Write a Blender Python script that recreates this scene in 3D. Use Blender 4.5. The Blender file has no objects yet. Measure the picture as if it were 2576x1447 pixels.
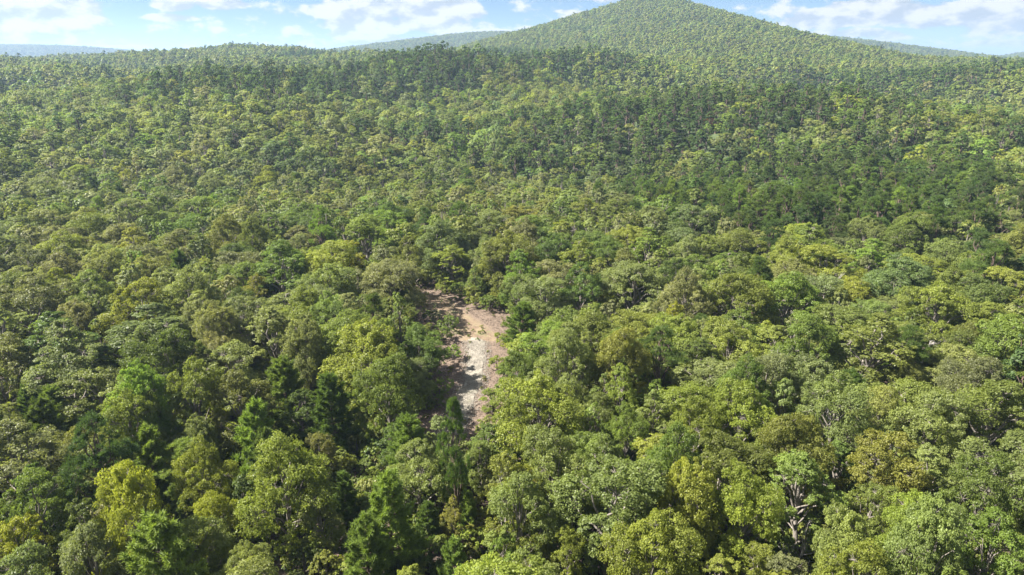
import bpy, math, random
import numpy as np
from mathutils import Vector

# ------------------------------------------------------------------ camera, sky, sun, exposure
R = math.radians
scene = bpy.context.scene
C = scene.collection
F, CX, CY, PITCH, CAMZ = 1717.0, 1288.0, 723.5, R(18.5), 44.0     # focal length in units of a 2576 px wide picture

cam_data = bpy.data.cameras.new('camera')
cam_data.sensor_width = 36.0
cam_data.lens = 36.0 * F / 2576.0
cam_data.clip_start, cam_data.clip_end = 1.0, 40000.0
cam = bpy.data.objects.new('camera', cam_data)
cam.location = (0, 0, CAMZ)
cam.rotation_euler = (math.pi / 2 - PITCH, 0, 0)
C.objects.link(cam)
scene.camera = cam

SUN_EL, SUN_AZ = R(48), R(-92)          # azimuth from +Y, clockwise: the sun stands to the side and a little beyond
sun_dir = Vector((math.sin(SUN_AZ) * math.cos(SUN_EL), math.cos(SUN_AZ) * math.cos(SUN_EL), math.sin(SUN_EL)))
sl = bpy.data.lights.new('sun', 'SUN')
sl.energy, sl.angle, sl.color = 5.0, R(0.53), (1.0, 0.95, 0.86)
sun = bpy.data.objects.new('sun', sl)
sun.rotation_euler = sun_dir.to_track_quat('Z', 'Y').to_euler()
C.objects.link(sun)

vs = scene.view_settings
vs.view_transform, vs.look, vs.exposure, vs.gamma, vs.use_curve_mapping = 'Standard', 'None', 2.0, 1.0, False
scene.cycles.use_denoising = True
scene.cycles.max_bounces, scene.cycles.diffuse_bounces, scene.cycles.glossy_bounces = 5, 4, 1
scene.cycles.transmission_bounces, scene.cycles.transparent_max_bounces, scene.cycles.volume_bounces = 4, 4, 0
scene.cycles.caustics_reflective = scene.cycles.caustics_refractive = False


class NT:
    """Small helper to wire shader nodes."""
    def __init__(self, tree): self.t = tree; tree.nodes.clear()
    def n(self, kind, **kw):
        nd = self.t.nodes.new(kind)
        for k, v in kw.items(): setattr(nd, k, v)
        return nd
    def link(self, a, b): self.t.links.new(a, b)
    def put(self, sock, v):
        if isinstance(v, bpy.types.NodeSocket): self.link(v, sock)
        elif v is not None: sock.default_value = v
    def m(self, op, a, b=None, c=None, clamp=False):
        nd = self.n('ShaderNodeMath', operation=op, use_clamp=clamp)
        self.put(nd.inputs[0], a); self.put(nd.inputs[1], b)
        if c is not None: self.put(nd.inputs[2], c)
        return nd.outputs[0]
    def mix(self, f, a, b, blend='MIX'):
        nd = self.n('ShaderNodeMix', data_type='RGBA', blend_type=blend)
        self.put(nd.inputs[0], f); self.put(nd.inputs[6], a); self.put(nd.inputs[7], b)
        return nd.outputs[2]
    def ramp(self, v, lo, hi, a=0.0, b=1.0):
        nd = self.n('ShaderNodeMapRange', interpolation_type='SMOOTHSTEP')
        self.put(nd.inputs[0], v); nd.inputs[1].default_value = lo; nd.inputs[2].default_value = hi
        nd.inputs[3].default_value = a; nd.inputs[4].default_value = b
        return nd.outputs[0]
    def noise(self, vec, scale, detail=4.0, rough=0.55):
        nd = self.n('ShaderNodeTexNoise')
        if vec is not None: self.link(vec, nd.inputs['Vector'])
        nd.inputs['Scale'].default_value = scale; nd.inputs['Detail'].default_value = detail; nd.inputs['Roughness'].default_value = rough
        return nd.outputs[0]
    def xyz(self, x, y, z):
        nd = self.n('ShaderNodeCombineXYZ')
        self.put(nd.inputs[0], x); self.put(nd.inputs[1], y); self.put(nd.inputs[2], z)
        return nd.outputs[0]


def pix_dir(px, py):
    a, b = (px - CX) / F, (CY - py) / F
    d = Vector((a, math.cos(PITCH) + b * math.sin(PITCH), -math.sin(PITCH) + b * math.cos(PITCH)))
    return d.normalized()


world = bpy.data.worlds.new('World')
scene.world = world
world.use_nodes = True
w = NT(world.node_tree)
sky = w.n('ShaderNodeTexSky', sky_type='NISHITA', sun_disc=False, sun_elevation=SUN_EL, sun_rotation=SUN_AZ,
          altitude=250.0, air_density=0.6, dust_density=0.1, ozone_density=3.0)
tc = w.n('ShaderNodeTexCoord')
sep = w.n('ShaderNodeSeparateXYZ'); w.link(tc.outputs['Generated'], sep.inputs[0])
DEG = 180 / math.pi
az = w.m('MULTIPLY', w.m('ARCTAN2', sep.outputs[0], sep.outputs[1]), DEG)
el = w.m('MULTIPLY', w.m('ARCSINE', sep.outputs[2]), DEG)
# cumulus low over the horizon: (centre px, centre py, half width px, half height px, weight)
CLOUDS = [(70, 35, 190, 60, .95), (20, 85, 110, 30, .7), (150, 80, 90, 26, .6), (440, 12, 60, 17, .9), (560, 8, 90, 18, .9), (430, 44, 95, 10, .55),
          (930, 25, 175, 30, 1.), (1090, 22, 140, 42, 1.), (1010, 62, 210, 24, .8), (1010, 104, 190, 12, .7), (860, 85, 38, 20, .6), (320, 119, 55, 6, .6), (425, 127, 34, 6, .6),
          (2075, 48, 95, 30, 1.), (2190, 28, 125, 38, 1.1), (2330, 40, 150, 36, .7), (2500, 45, 170, 55, .62), (2130, 84, 160, 13, .6), (2245, 92, 50, 14, .7), (2520, 108, 100, 10, .55),
          (1420, 29, 25, 5, .4), (1225, 78, 60, 6, .6)]
body = None
for (px, py, hw, hh, wt) in CLOUDS:
    d0 = pix_dir(px, py); d1 = pix_dir(px + hw, py); d2 = pix_dir(px, py - hh)
    ca, ce = math.degrees(math.atan2(d0.x, d0.y)), math.degrees(math.asin(d0.z))
    sa = abs(math.degrees(math.atan2(d1.x, d1.y)) - ca); se = abs(math.degrees(math.asin(d2.z)) - ce)
    u = w.m('MULTIPLY', w.m('SUBTRACT', az, ca), 1 / sa); v = w.m('MULTIPLY', w.m('SUBTRACT', el, ce), 1 / se)
    q = w.m('SUBTRACT', 1.0, w.m('ADD', w.m('MULTIPLY', u, u), w.m('MULTIPLY', v, v)))
    q = w.m('MULTIPLY', w.m('MAXIMUM', q, -0.6), wt)
    body = q if body is None else w.m('SMOOTH_MAX', body, q, 0.25)
# broken cumulus over the unseen rest of the sky, thickened to add fill light
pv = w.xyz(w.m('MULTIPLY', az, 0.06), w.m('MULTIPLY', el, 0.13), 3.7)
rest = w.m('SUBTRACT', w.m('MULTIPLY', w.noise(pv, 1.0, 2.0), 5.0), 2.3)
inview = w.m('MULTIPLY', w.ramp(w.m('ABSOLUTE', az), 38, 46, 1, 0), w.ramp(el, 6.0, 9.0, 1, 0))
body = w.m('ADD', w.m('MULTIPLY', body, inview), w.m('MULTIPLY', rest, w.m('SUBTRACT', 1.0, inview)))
fv = w.xyz(w.m('MULTIPLY', az, 0.42), w.m('MULTIPLY', el, 0.80), 4.0)
fv2 = w.xyz(w.m('MULTIPLY', w.m('SUBTRACT', az, 0.6), 0.42), w.m('MULTIPLY', w.m('ADD', el, 0.55), 0.80), 4.0)
n1, n2 = w.noise(fv, 1.0, 7.0, 0.56), w.noise(fv2, 1.0, 5.0, 0.56)
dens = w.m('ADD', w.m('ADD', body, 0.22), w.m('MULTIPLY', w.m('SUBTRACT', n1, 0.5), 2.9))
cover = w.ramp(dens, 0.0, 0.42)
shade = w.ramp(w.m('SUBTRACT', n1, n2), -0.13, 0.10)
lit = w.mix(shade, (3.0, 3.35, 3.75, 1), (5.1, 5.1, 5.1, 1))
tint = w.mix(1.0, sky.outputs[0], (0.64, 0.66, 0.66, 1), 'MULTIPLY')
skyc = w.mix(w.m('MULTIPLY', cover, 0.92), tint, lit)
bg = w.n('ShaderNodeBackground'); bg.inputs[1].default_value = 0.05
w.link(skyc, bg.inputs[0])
wo = w.n('ShaderNodeOutputWorld'); w.link(bg.outputs[0], wo.inputs[0])

# ------------------------------------------------------------------ terrain function
def sm(a, b, x):
    t = np.clip((x - a) / (b - a), 0, 1); return t * t * (3 - 2 * t)
def ridge(x, y, x0, y0, x1, y1, wd, h0, h1):
    dx, dy = x1 - x0, y1 - y0
    t = np.clip(((x - x0) * dx + (y - y0) * dy) / (dx * dx + dy * dy), 0, 1)
    return (h0 + (h1 - h0) * t) * np.exp(-((x - x0 - t * dx) ** 2 + (y - y0 - t * dy) ** 2) / (2 * wd * wd))
def cone(x, y, cx, cy, h, slope, rnd, fx=1., fy=1.):
    return h - slope * (np.sqrt(((x - cx) * fx) ** 2 + ((y - cy) * fy) ** 2 + rnd * rnd) - rnd)
def terrain(x, y):
    x = np.asarray(x, float); y = np.asarray(y, float); r = np.hypot(x, y)
    und = (sm(150, 420, r) + .7 * sm(300, 600, r)) * (3.2 * np.sin(x / 61 + 1.3) * np.cos(y / 83 + .4) + 2.2 * np.sin((x + y) / 37. + 2.) + 1.6 * np.sin((x - 1.7 * y) / 53.) + 4. * np.sin(x / 173. - 1.) * np.sin(y / 147.))
    early = np.interp(r, [0, 150, 200, 275, 360, 460, 580, 700, 850], [0, 0, 2.5, 9.5, 14, 18, 22, 26, 29]); wl = sm(60, -140, x)
    base = early * wl + 30 * sm(230, 850, r) * (1 - wl) + und * np.clip(1.2 - r / 2500, .3, 1) - 60 * sm(2000, 6000, r)
    base = base + ridge(x, y, -420, 430, -120, 560, 90, 1, 2) + ridge(x, y, -420, 1050, 60, 1050, 130, 18, 13)
    base = base + ridge(x, y, -150, 400, 60, 640, 52, 12, 12) + ridge(x, y, 60, 320, 140, 345, 46, 15, 21)
    base = base - ridge(x, y, -130, 215, 40, 240, 36, 8, 9) - ridge(x, y, 150, 430, 420, 440, 55, 13, 6) - ridge(x, y, -300, 500, -40, 760, 62, 13, 15)
    mt = cone(x, y, 262, 1390, 150, np.where(x > 262, .268, .275), 12, 1.0, .72)
    th = np.arctan2(x - 262, 1390 - y); rm = np.hypot(x - 262, (y - 1390) * .72)
    mt = mt + 5 * np.exp(-(rm / 75.) ** 2) - 6 * sm(0, 160, rm) + 7 * sm(60, 320, rm) * np.sin(4.6 * th + .8) + (3 * np.sin(x / 90 + .7) * np.sin(y / 70) + 2 * np.sin(x / 41. + y / 57.)) * sm(40, 120, mt)
    hills = [base, mt, cone(x, y, -60, 2650, 130, .13, 120, 1.0, 1.5), cone(x, y, 1000, 2500, 112, .14, 120, 1, 1.3),
             cone(x, y, 2640, 2950, 128, .2, 150, 1, 1), cone(x, y, -2500, 3700, 104, .19, 900, np.where(x < -2600, .4, 1.), 1.5)]
    st = np.stack(hills); m = st.max(0); k = 7.0
    h = m + k * np.log(np.exp((st - m) / k).sum(0))
    h = h * sm(130, 215, r)
    return h + (1 - sm(120, 230, r)) * (.35 * np.sin(x / 9.) * np.sin(y / 11. + 1))
def proj(x, y, z):
    dz = z - CAMZ; d = y * math.cos(PITCH) - dz * math.sin(PITCH); u = dz * math.cos(PITCH) + y * math.sin(PITCH)
    return CX + F * x / d, CY - F * u / d, d
def at(px, py, z=0.):
    d = pix_dir(px, py); t = (z - CAMZ) / d.z
    return d.x * t, d.y * t

# ------------------------------------------------------------------ meshes and materials
rng = np.random.default_rng(7)

def mesh_np(name, verts, quads=None, tris=None, mats=(), mat_idx=None, var=None, smooth=False):
    """A mesh from numpy arrays, quads first, then triangles; var = one number for each face."""
    me = bpy.data.meshes.new(name)
    quads = np.zeros((0, 4), int) if quads is None else np.asarray(quads, int)
    tris = np.zeros((0, 3), int) if tris is None else np.asarray(tris, int)
    nq, nt = len(quads), len(tris)
    me.vertices.add(len(verts)); me.vertices.foreach_set('co', np.asarray(verts, np.float32).ravel())
    me.loops.add(nq * 4 + nt * 3); me.loops.foreach_set('vertex_index', np.concatenate([quads.ravel(), tris.ravel()]).astype(np.int32))
    me.polygons.add(nq + nt)
    me.polygons.foreach_set('loop_start', np.concatenate([np.arange(nq) * 4, nq * 4 + np.arange(nt) * 3]).astype(np.int32))
    for m in mats: me.materials.append(m)
    if mat_idx is not None: me.polygons.foreach_set('material_index', np.asarray(mat_idx, np.int32))
    if smooth: me.polygons.foreach_set('use_smooth', np.ones(nq + nt, bool))
    me.update(calc_edges=True)
    if var is not None:
        a = me.attributes.new('variation', 'FLOAT', 'FACE'); a.data.foreach_set('value', np.asarray(var, np.float32))
    return me

def material(name):
    m = bpy.data.materials.new(name); m.use_nodes = True
    return m, NT(m.node_tree)

def leaf_material(name, gloss, rough, transl, spread):
    m, t = material(name)
    tint = t.n('ShaderNodeAttribute', attribute_type='INSTANCER', attribute_name='color')
    var = t.n('ShaderNodeAttribute', attribute_type='GEOMETRY', attribute_name='variation')
    k = t.m('ADD', 1.0 - spread, t.m('MULTIPLY', var.outputs['Fac'], 2 * spread))
    sc = t.n('ShaderNodeVectorMath', operation='SCALE'); t.link(tint.outputs['Color'], sc.inputs[0]); t.link(k, sc.inputs['Scale'])
    # some leaves have turned a little yellower
    yel = t.mix(t.ramp(var.outputs['Fac'], 0.5, 0.85, 0.0, 0.45), sc.outputs[0], t.mix(1.0, sc.outputs[0], (1.2, 1.14, 0.85, 1), 'MULTIPLY'))
    p = t.n('ShaderNodeBsdfPrincipled'); t.link(yel, p.inputs['Base Color'])
    p.inputs['Roughness'].default_value = rough; p.inputs['Specular IOR Level'].default_value = gloss
    tr = t.n('ShaderNodeBsdfTranslucent'); t.link(t.mix(1.0, yel, (1.38, 1.42, 0.7, 1), 'MULTIPLY'), tr.inputs[0])
    mx = t.n('ShaderNodeMixShader'); mx.inputs[0].default_value = transl
    t.link(p.outputs[0], mx.inputs[1]); t.link(tr.outputs[0], mx.inputs[2])
    o = t.n('ShaderNodeOutputMaterial'); t.link(mx.outputs[0], o.inputs[0])
    return m

def bark_material(name, c0, c1, scale):
    m, t = material(name)
    tc = t.n('ShaderNodeTexCoord'); mp = t.n('ShaderNodeMapping'); mp.inputs['Scale'].default_value = (scale, scale, scale * .25)
    t.link(tc.outputs['Object'], mp.inputs[0])
    nz = t.noise(mp.outputs[0], 1.0, 6.0, .65)
    p = t.n('ShaderNodeBsdfPrincipled'); t.link(t.mix(t.ramp(nz, .32, .68), c0, c1), p.inputs['Base Color']); p.inputs['Roughness'].default_value = .9
    b = t.n('ShaderNodeBump'); b.inputs['Strength'].default_value = .6; b.inputs['Distance'].default_value = .03; t.link(nz, b.inputs['Height']); t.link(b.outputs[0], p.inputs['Normal'])
    o = t.n('ShaderNodeOutputMaterial'); t.link(p.outputs[0], o.inputs[0])
    return m

M_LEAF = leaf_material('broad_leaf', 0.24, 0.45, 0.48, 0.30)
M_NEEDLE = leaf_material('pine_needle', 0.2, 0.5, 0.46, 0.30)
M_BARK = bark_material('oak_bark', (.10, .085, .07, 1), (.26, .23, .20, 1), 9)
M_PINEBARK = bark_material('pine_bark', (.07, .05, .04, 1), (.17, .12, .09, 1), 9)
M_DEAD = bark_material('weathered_wood', (.22, .20, .19, 1), (.48, .45, .43, 1), 14)
M_RUSTBARK = bark_material('dead_brown_twig', (.16, .10, .085, 1), (.30, .21, .18, 1), 14)

def ground_material():
    m, t = material('forest_floor')
    g = t.n('ShaderNodeNewGeometry'); pos = g.outputs['Position']
    n0, n1, n2 = t.noise(pos, .35, 5), t.noise(pos, 2.6, 6, .7), t.noise(pos, 14., 4, .7)
    c = t.mix(t.ramp(n1, .35, .65), (.05, .036, .028, 1), (.115, .08, .06, 1))
    c = t.mix(t.ramp(n2, .52, .72, 0, .5), c, (.17, .125, .095, 1))
    c = t.mix(t.ramp(n0, .55, .7, 0, .75), c, (.045, .06, .02, 1))
    # beyond the built forest: closed tree cover
    ln = t.n('ShaderNodeVectorMath', operation='LENGTH'); t.link(pos, ln.inputs[0])
    far = t.ramp(ln.outputs['Value'], 130, 260)
    c = t.mix(far, c, t.mix(t.noise(pos, .09, 3), (.03, .05, .018, 1), (.07, .095, .03, 1)))
    p = t.n('ShaderNodeBsdfPrincipled'); t.link(c, p.inputs['Base Color']); p.inputs['Roughness'].default_value = .95
    b = t.n('ShaderNodeBump'); b.inputs['Strength'].default_value = .8; b.inputs['Distance'].default_value = .12; t.link(n1, b.inputs['Height']); t.link(b.outputs[0], p.inputs['Normal'])
    o = t.n('ShaderNodeOutputMaterial'); t.link(p.outputs[0], o.inputs[0])
    return m
M_GROUND = ground_material()

def link(name, data, parent=None, **props):
    o = bpy.data.objects.new(name, data); C.objects.link(o)
    if parent is not None: o.parent = parent
    for k, v in props.items(): o[k] = v
    return o

# ------------------------------------------------------------------ ground sheet
def build_ground():
    azs = np.concatenate([np.radians(np.arange(-60, 60, .5)), np.radians(np.arange(60, 300, 4.))])
    rs = np.concatenate([[0.01], np.arange(8, 230, 3.), np.geomspace(232, 9000, 190)])
    A, Rr = np.meshgrid(azs, rs, indexing='ij')
    X, Y = Rr * np.sin(A), Rr * np.cos(A)
    back = sm(0, 120, -Y)
    Z = terrain(X, Y) * (1 - back * .6)
    global GROUND_LOW
    GROUND_LOW = Z.min()
    na, nr = A.shape
    i = np.arange(na)[:, None]; j = np.arange(nr - 1)[None, :]
    i2 = (i + 1) % na
    q = np.stack([i * nr + j, i * nr + j + 1, i2 * nr + j + 1, i2 * nr + j], -1).reshape(-1, 4)[:, ::-1]
    me = mesh_np('terrain', np.stack([X, Y, Z], -1).reshape(-1, 3), quads=q, mats=[M_GROUND], smooth=True)
    link('ground', me, kind='structure')
build_ground()

# ------------------------------------------------------------------ the clearing and its gravel drive
def inside(poly, x, y):
    x = np.asarray(x); y = np.asarray(y); c = np.zeros(x.shape, bool); n = len(poly)
    for k in range(n):
        (x0, y0), (x1, y1) = poly[k], poly[(k + 1) % n]
        hit = ((y0 > y) != (y1 > y)) & (x < (x1 - x0) * (y - y0) / (y1 - y0 + 1e-12) + x0)
        c ^= hit
    return c
def seg_dist(pts, x, y):
    best = np.full(np.shape(x), 1e9)
    for (x0, y0), (x1, y1) in zip(pts[:-1], pts[1:]):
        dx, dy = x1 - x0, y1 - y0
        t = np.clip(((x - x0) * dx + (y - y0) * dy) / (dx * dx + dy * dy), 0, 1)
        best = np.minimum(best, np.hypot(x - x0 - t * dx, y - y0 - t * dy))
    return best
CLEAR_PX = [(1060, 1060), (1100, 1000), (1118, 940), (1112, 870), (1085, 800), (1040, 750), (1040, 725), (1100, 728), (1190, 765), (1250, 785), (1292, 845), (1285, 900),
            (1275, 950), (1262, 1010), (1245, 1075), (1190, 1110), (1110, 1130), (1060, 1100)]
CLEAR = [at(*p) for p in CLEAR_PX]
TRACK = [at(*p) for p in [(1170, 1090), (1110, 1125)]]       # where the drive runs on below the trees
DRIVE = [at(*p) for p in [(1196, 862), (1200, 900), (1192, 950), (1172, 1000), (1150, 1050), (1120, 1105)]]
TANPATCH = [at(*p) for p in [(1085, 760), (1130, 795), (1180, 832), (1205, 850)]]

def fine_grid(x0, x1, y0, y1, step):
    xs = np.arange(x0, x1, step); ys = np.arange(y0, y1, step)
    X, Y = np.meshgrid(xs, ys, indexing='ij'); n, m = X.shape
    i = np.arange(n - 1)[:, None]; j = np.arange(m - 1)[None, :]
    q = np.stack([i * m + j, (i + 1) * m + j, (i + 1) * m + j + 1, i * m + j + 1], -1).reshape(-1, 4)
    return X, Y, q
def hnoise(x, y, s, seed):
    k = seed * 12.9898
    return (np.sin(x * s + k) * np.sin(y * s * 1.13 + k * 1.7) + .6 * np.sin((x + y * .7) * s * 2.1 + k * .3) + .5 * np.sin((x * .6 - y) * s * 3.3 + k * 2.1) + .4 * np.sin((x * 1.3 + y) * s * 5.7 + k)) / 2.5
def clear_dist(x, y):
    """Signed distance to the clearing's outline, positive inside."""
    d = seg_dist(CLEAR + [CLEAR[0]], x, y)
    s = np.where(inside(CLEAR, x, y), d, -d)
    return np.maximum(s, 1.5 - seg_dist(TRACK, x, y))

def clearing_material():
    m, t = material('wood_chip_ground')
    g = t.n('ShaderNodeNewGeometry'); pos = g.outputs['Position']
    tan = t.n('ShaderNodeAttribute', attribute_name='grassy')
    n1, n2, n3 = t.noise(pos, 1.1, 6, .65), t.noise(pos, 6., 5, .7), t.noise(pos, .4, 4)
    c = t.mix(t.ramp(n2, .36, .62), (.105, .072, .052, 1), (.185, .135, .10, 1))
    c = t.mix(t.ramp(n1, .56, .70, 0, .5), c, (.23, .18, .135, 1))
    tc = t.mix(t.ramp(n1, .38, .62), (.150, .102, .066, 1), (.195, .148, .090, 1))
    tc = t.mix(t.ramp(n3, .52, .66, 0, .6), tc, (.11, .125, .045, 1))
    c = t.mix(t.ramp(t.m('ADD', tan.outputs['Fac'], t.m('MULTIPLY', t.m('SUBTRACT', n1, .5), .9)), .35, .65), c, tc)
    p = t.n('ShaderNodeBsdfPrincipled'); t.link(c, p.inputs['Base Color']); p.inputs['Roughness'].default_value = .95
    b = t.n('ShaderNodeBump'); b.inputs['Strength'].default_value = 1.; b.inputs['Distance'].default_value = .1; t.link(n2, b.inputs['Height']); t.link(b.outputs[0], p.inputs['Normal'])
    o = t.n('ShaderNodeOutputMaterial'); t.link(p.outputs[0], o.inputs[0])
    return m
def gravel_material():
    m, t = material('pale_gravel')
    g = t.n('ShaderNodeNewGeometry'); pos = g.outputs['Position']
    n1, n2, n3 = t.noise(pos, 1.4, 5, .6), t.noise(pos, 11., 4, .75), t.noise(pos, .6, 4)
    c = t.mix(t.ramp(n2, .3, .65), (.17, .15, .122, 1), (.28, .255, .21, 1))
    c = t.mix(t.ramp(n1, .56, .72, 0, .75), c, (.25, .19, .14, 1))
    c = t.mix(t.ramp(n3, .58, .68, 0, .4), c, (.16, .17, .07, 1))
    p = t.n('ShaderNodeBsdfPrincipled'); t.link(c, p.inputs['Base Color']); p.inputs['Roughness'].default_value = .95
    b = t.n('ShaderNodeBump'); b.inputs['Strength'].default_value = .9; b.inputs['Distance'].default_value = .06; t.link(n2, b.inputs['Height']); t.link(b.outputs[0], p.inputs['Normal'])
    o = t.n('ShaderNodeOutputMaterial'); t.link(p.outputs[0], o.inputs[0])
    return m

def keep_faces(X, Y, Z, q, mask):
    """Drop the faces that have a corner outside the mask and the points nobody uses."""
    mk = mask.ravel(); q = q[mk[q].all(1)]
    used = np.unique(q); new = np.full(mk.size, -1); new[used] = np.arange(len(used))
    return np.stack([X.ravel(), Y.ravel(), Z.ravel()], -1)[used], new[q], used

def build_clearing():
    X, Y, q = fine_grid(-32, 12, 44, 136, .4)
    sd = clear_dist(X, Y) + 2.2 + hnoise(X, Y, .9, 3) * 1.1
    Z = terrain(X, Y) + .05 + .05 * hnoise(X, Y, 2.3, 5) + .06 * hnoise(X, Y, .7, 9) * (sd > 1) + .02
    v, f, used = keep_faces(X, Y, Z, q, sd > 0)
    me = mesh_np('clearing', v, quads=f, mats=[clearing_material()], smooth=True)
    a = me.attributes.new('grassy', 'FLOAT', 'POINT')
    a.data.foreach_set('value', np.clip(1.15 - seg_dist(TANPATCH, v[:, 0], v[:, 1]) / 4.6, 0, 1).astype(np.float32))
    link('clearing_ground', me, kind='structure')
    dd = seg_dist(DRIVE, X, Y)
    half = 1.5 + .35 * hnoise(X, Y, .8, 2) + .2 * hnoise(X, Y, 2.6, 4)
    Zd = Z + .09 * np.clip((half + .3 - dd) / .8, 0, 1) + .015
    v, f, used = keep_faces(X, Y, Zd, q, (dd < half) & (sd > .3))
    link('gravel_drive', mesh_np('gravel_drive', v, quads=f, mats=[gravel_material()], smooth=True), kind='structure')
build_clearing()

def clear_height(x, y):
    return terrain(x, y) + .09

def rock_shape(n, sx, sy, sz, seed):
    """n little six-cornered stones or chips around the origin, as verts (n, 6, 3)."""
    g = np.random.default_rng(seed)
    base = np.array([(1, 0, 0), (0, 1, 0), (-1, 0, 0), (0, -1, 0), (0, 0, 1), (0, 0, -1)], float)
    v = base[None] * (1 + .35 * g.standard_normal((n, 6, 1)).clip(-1, 1)) * np.array([sx, sy, sz]) * g.uniform(.5, 1.3, (n, 1, 1))
    a = g.uniform(0, 2 * math.pi, n); c, s = np.cos(a)[:, None], np.sin(a)[:, None]
    return np.stack([v[..., 0] * c - v[..., 1] * s, v[..., 0] * s + v[..., 1] * c, v[..., 2]], -1)
ROCK_TRIS = np.array([(0, 1, 4), (1, 2, 4), (2, 3, 4), (3, 0, 4), (1, 0, 5), (2, 1, 5), (3, 2, 5), (0, 3, 5)])

def scatter_chips(name, xs, ys, sx, sy, sz, cols, seed, **props):
    n = len(xs)
    v = rock_shape(n, sx, sy, sz, seed); v += np.stack([xs, ys, clear_height(xs, ys) + sz * .4 + (.09 if name == 'gravel' else 0)], -1)[:, None, :]
    tr = (ROCK_TRIS[None] + (np.arange(n) * 6)[:, None, None]).reshape(-1, 3)
    g = np.random.default_rng(seed + 1)
    m, t = material(name + '_piece')
    var = t.n('ShaderNodeAttribute', attribute_name='variation')
    p = t.n('ShaderNodeBsdfPrincipled'); t.link(t.mix(var.outputs['Fac'], cols[0], cols[1]), p.inputs['Base Color']); p.inputs['Roughness'].default_value = .9
    o = t.n('ShaderNodeOutputMaterial'); t.link(p.outputs[0], o.inputs[0])
    me = mesh_np(name, v.reshape(-1, 3), tris=tr, mats=[m], var=np.repeat(g.uniform(0, 1, n), 8))
    link(name, me, kind='stuff', **props)

def chips():
    g = np.random.default_rng(31)
    x = g.uniform(-31, 11, 90000); y = g.uniform(46, 134, 90000)
    sd = clear_dist(x, y); dd = seg_dist(DRIVE, x, y); tn = seg_dist(TANPATCH, x, y)
    on_drive = (dd < 1.9 + .3 * hnoise(x, y, 1.1, 2)) & (y < DRIVE[0][1])
    k = (sd > -1.6) & ~on_drive & ((tn > 3.6) | (g.uniform(0, 1, x.size) < .15))
    scatter_chips('wood_chips', x[k][:14000], y[k][:14000], .12, .04, .03, ((.09, .064, .048, 1), (.20, .155, .12, 1)), 5)
    x = g.uniform(-20, 2, 90000); y = g.uniform(50, 108, 90000)
    k = (seg_dist(DRIVE, x, y) < 2.0 + .5 * g.standard_normal(x.size).clip(-1, .8)) & (y < DRIVE[0][1])
    scatter_chips('gravel', x[k][:12000], y[k][:12000], .075, .065, .045, ((.17, .15, .122, 1), (.32, .29, .245, 1)), 6)
chips()

# ------------------------------------------------------------------ tree shapes
def unit(v): return v / (np.linalg.norm(v, axis=-1, keepdims=True) + 1e-9)

def tubes(paths, sides):
    """paths: list of (points (k,3), radii (k)); returns verts, quads."""
    V, Q, base = [], [], 0
    ang = np.arange(sides) / sides * 2 * math.pi
    for pts, rad in paths:
        pts = np.asarray(pts, float); k = len(pts)
        tan = unit(np.gradient(pts, axis=0))
        ref = np.where(np.abs(tan[:, 2:3]) > .9, np.array([[1., 0, 0]]), np.array([[0, 0, 1.]]))
        a = unit(np.cross(tan, ref)); b = np.cross(tan, a)
        ring = pts[:, None] + (a[:, None] * np.cos(ang)[None, :, None] + b[:, None] * np.sin(ang)[None, :, None]) * np.asarray(rad)[:, None, None]
        V.append(ring.reshape(-1, 3))
        i = np.arange(k - 1)[:, None] * sides; j = np.arange(sides)[None]; j2 = (j + 1) % sides
        Q.append((np.stack([i + j, i + j2, i + sides + j2, i + sides + j], -1).reshape(-1, 4)) + base)
        base += k * sides
    return np.concatenate(V), np.concatenate(Q)

def bend(p0, p1, sag, n, g, wob=.06):
    p0, p1 = np.asarray(p0, float), np.asarray(p1, float); t = np.linspace(0, 1, n)[:, None]
    L = np.linalg.norm(p1 - p0)
    p = p0 + (p1 - p0) * t + np.array([0, 0, 1.]) * sag * L * (t * (1 - t)) * 4
    p[1:-1] += g.standard_normal((n - 2, 3)) * wob * L
    return p

def leaves(cent, nrm, size, g, aspect=.74):
    """Rhombic leaves: one quad each, with a crease-free blade of unequal proportions."""
    n = len(cent); r = g.standard_normal((n, 3))
    a = unit(np.cross(nrm, r)); b = np.cross(nrm, a)
    s = size[:, None]; droop = -.18 * s * nrm
    v = np.stack([cent - a * s * .55, cent + b * s * .5 * aspect + a * s * .05, cent + a * s * .55 + droop, cent - b * s * .5 * aspect + a * s * .05], 1)
    return v.reshape(-1, 3), np.arange(n * 4).reshape(-1, 4)

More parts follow.
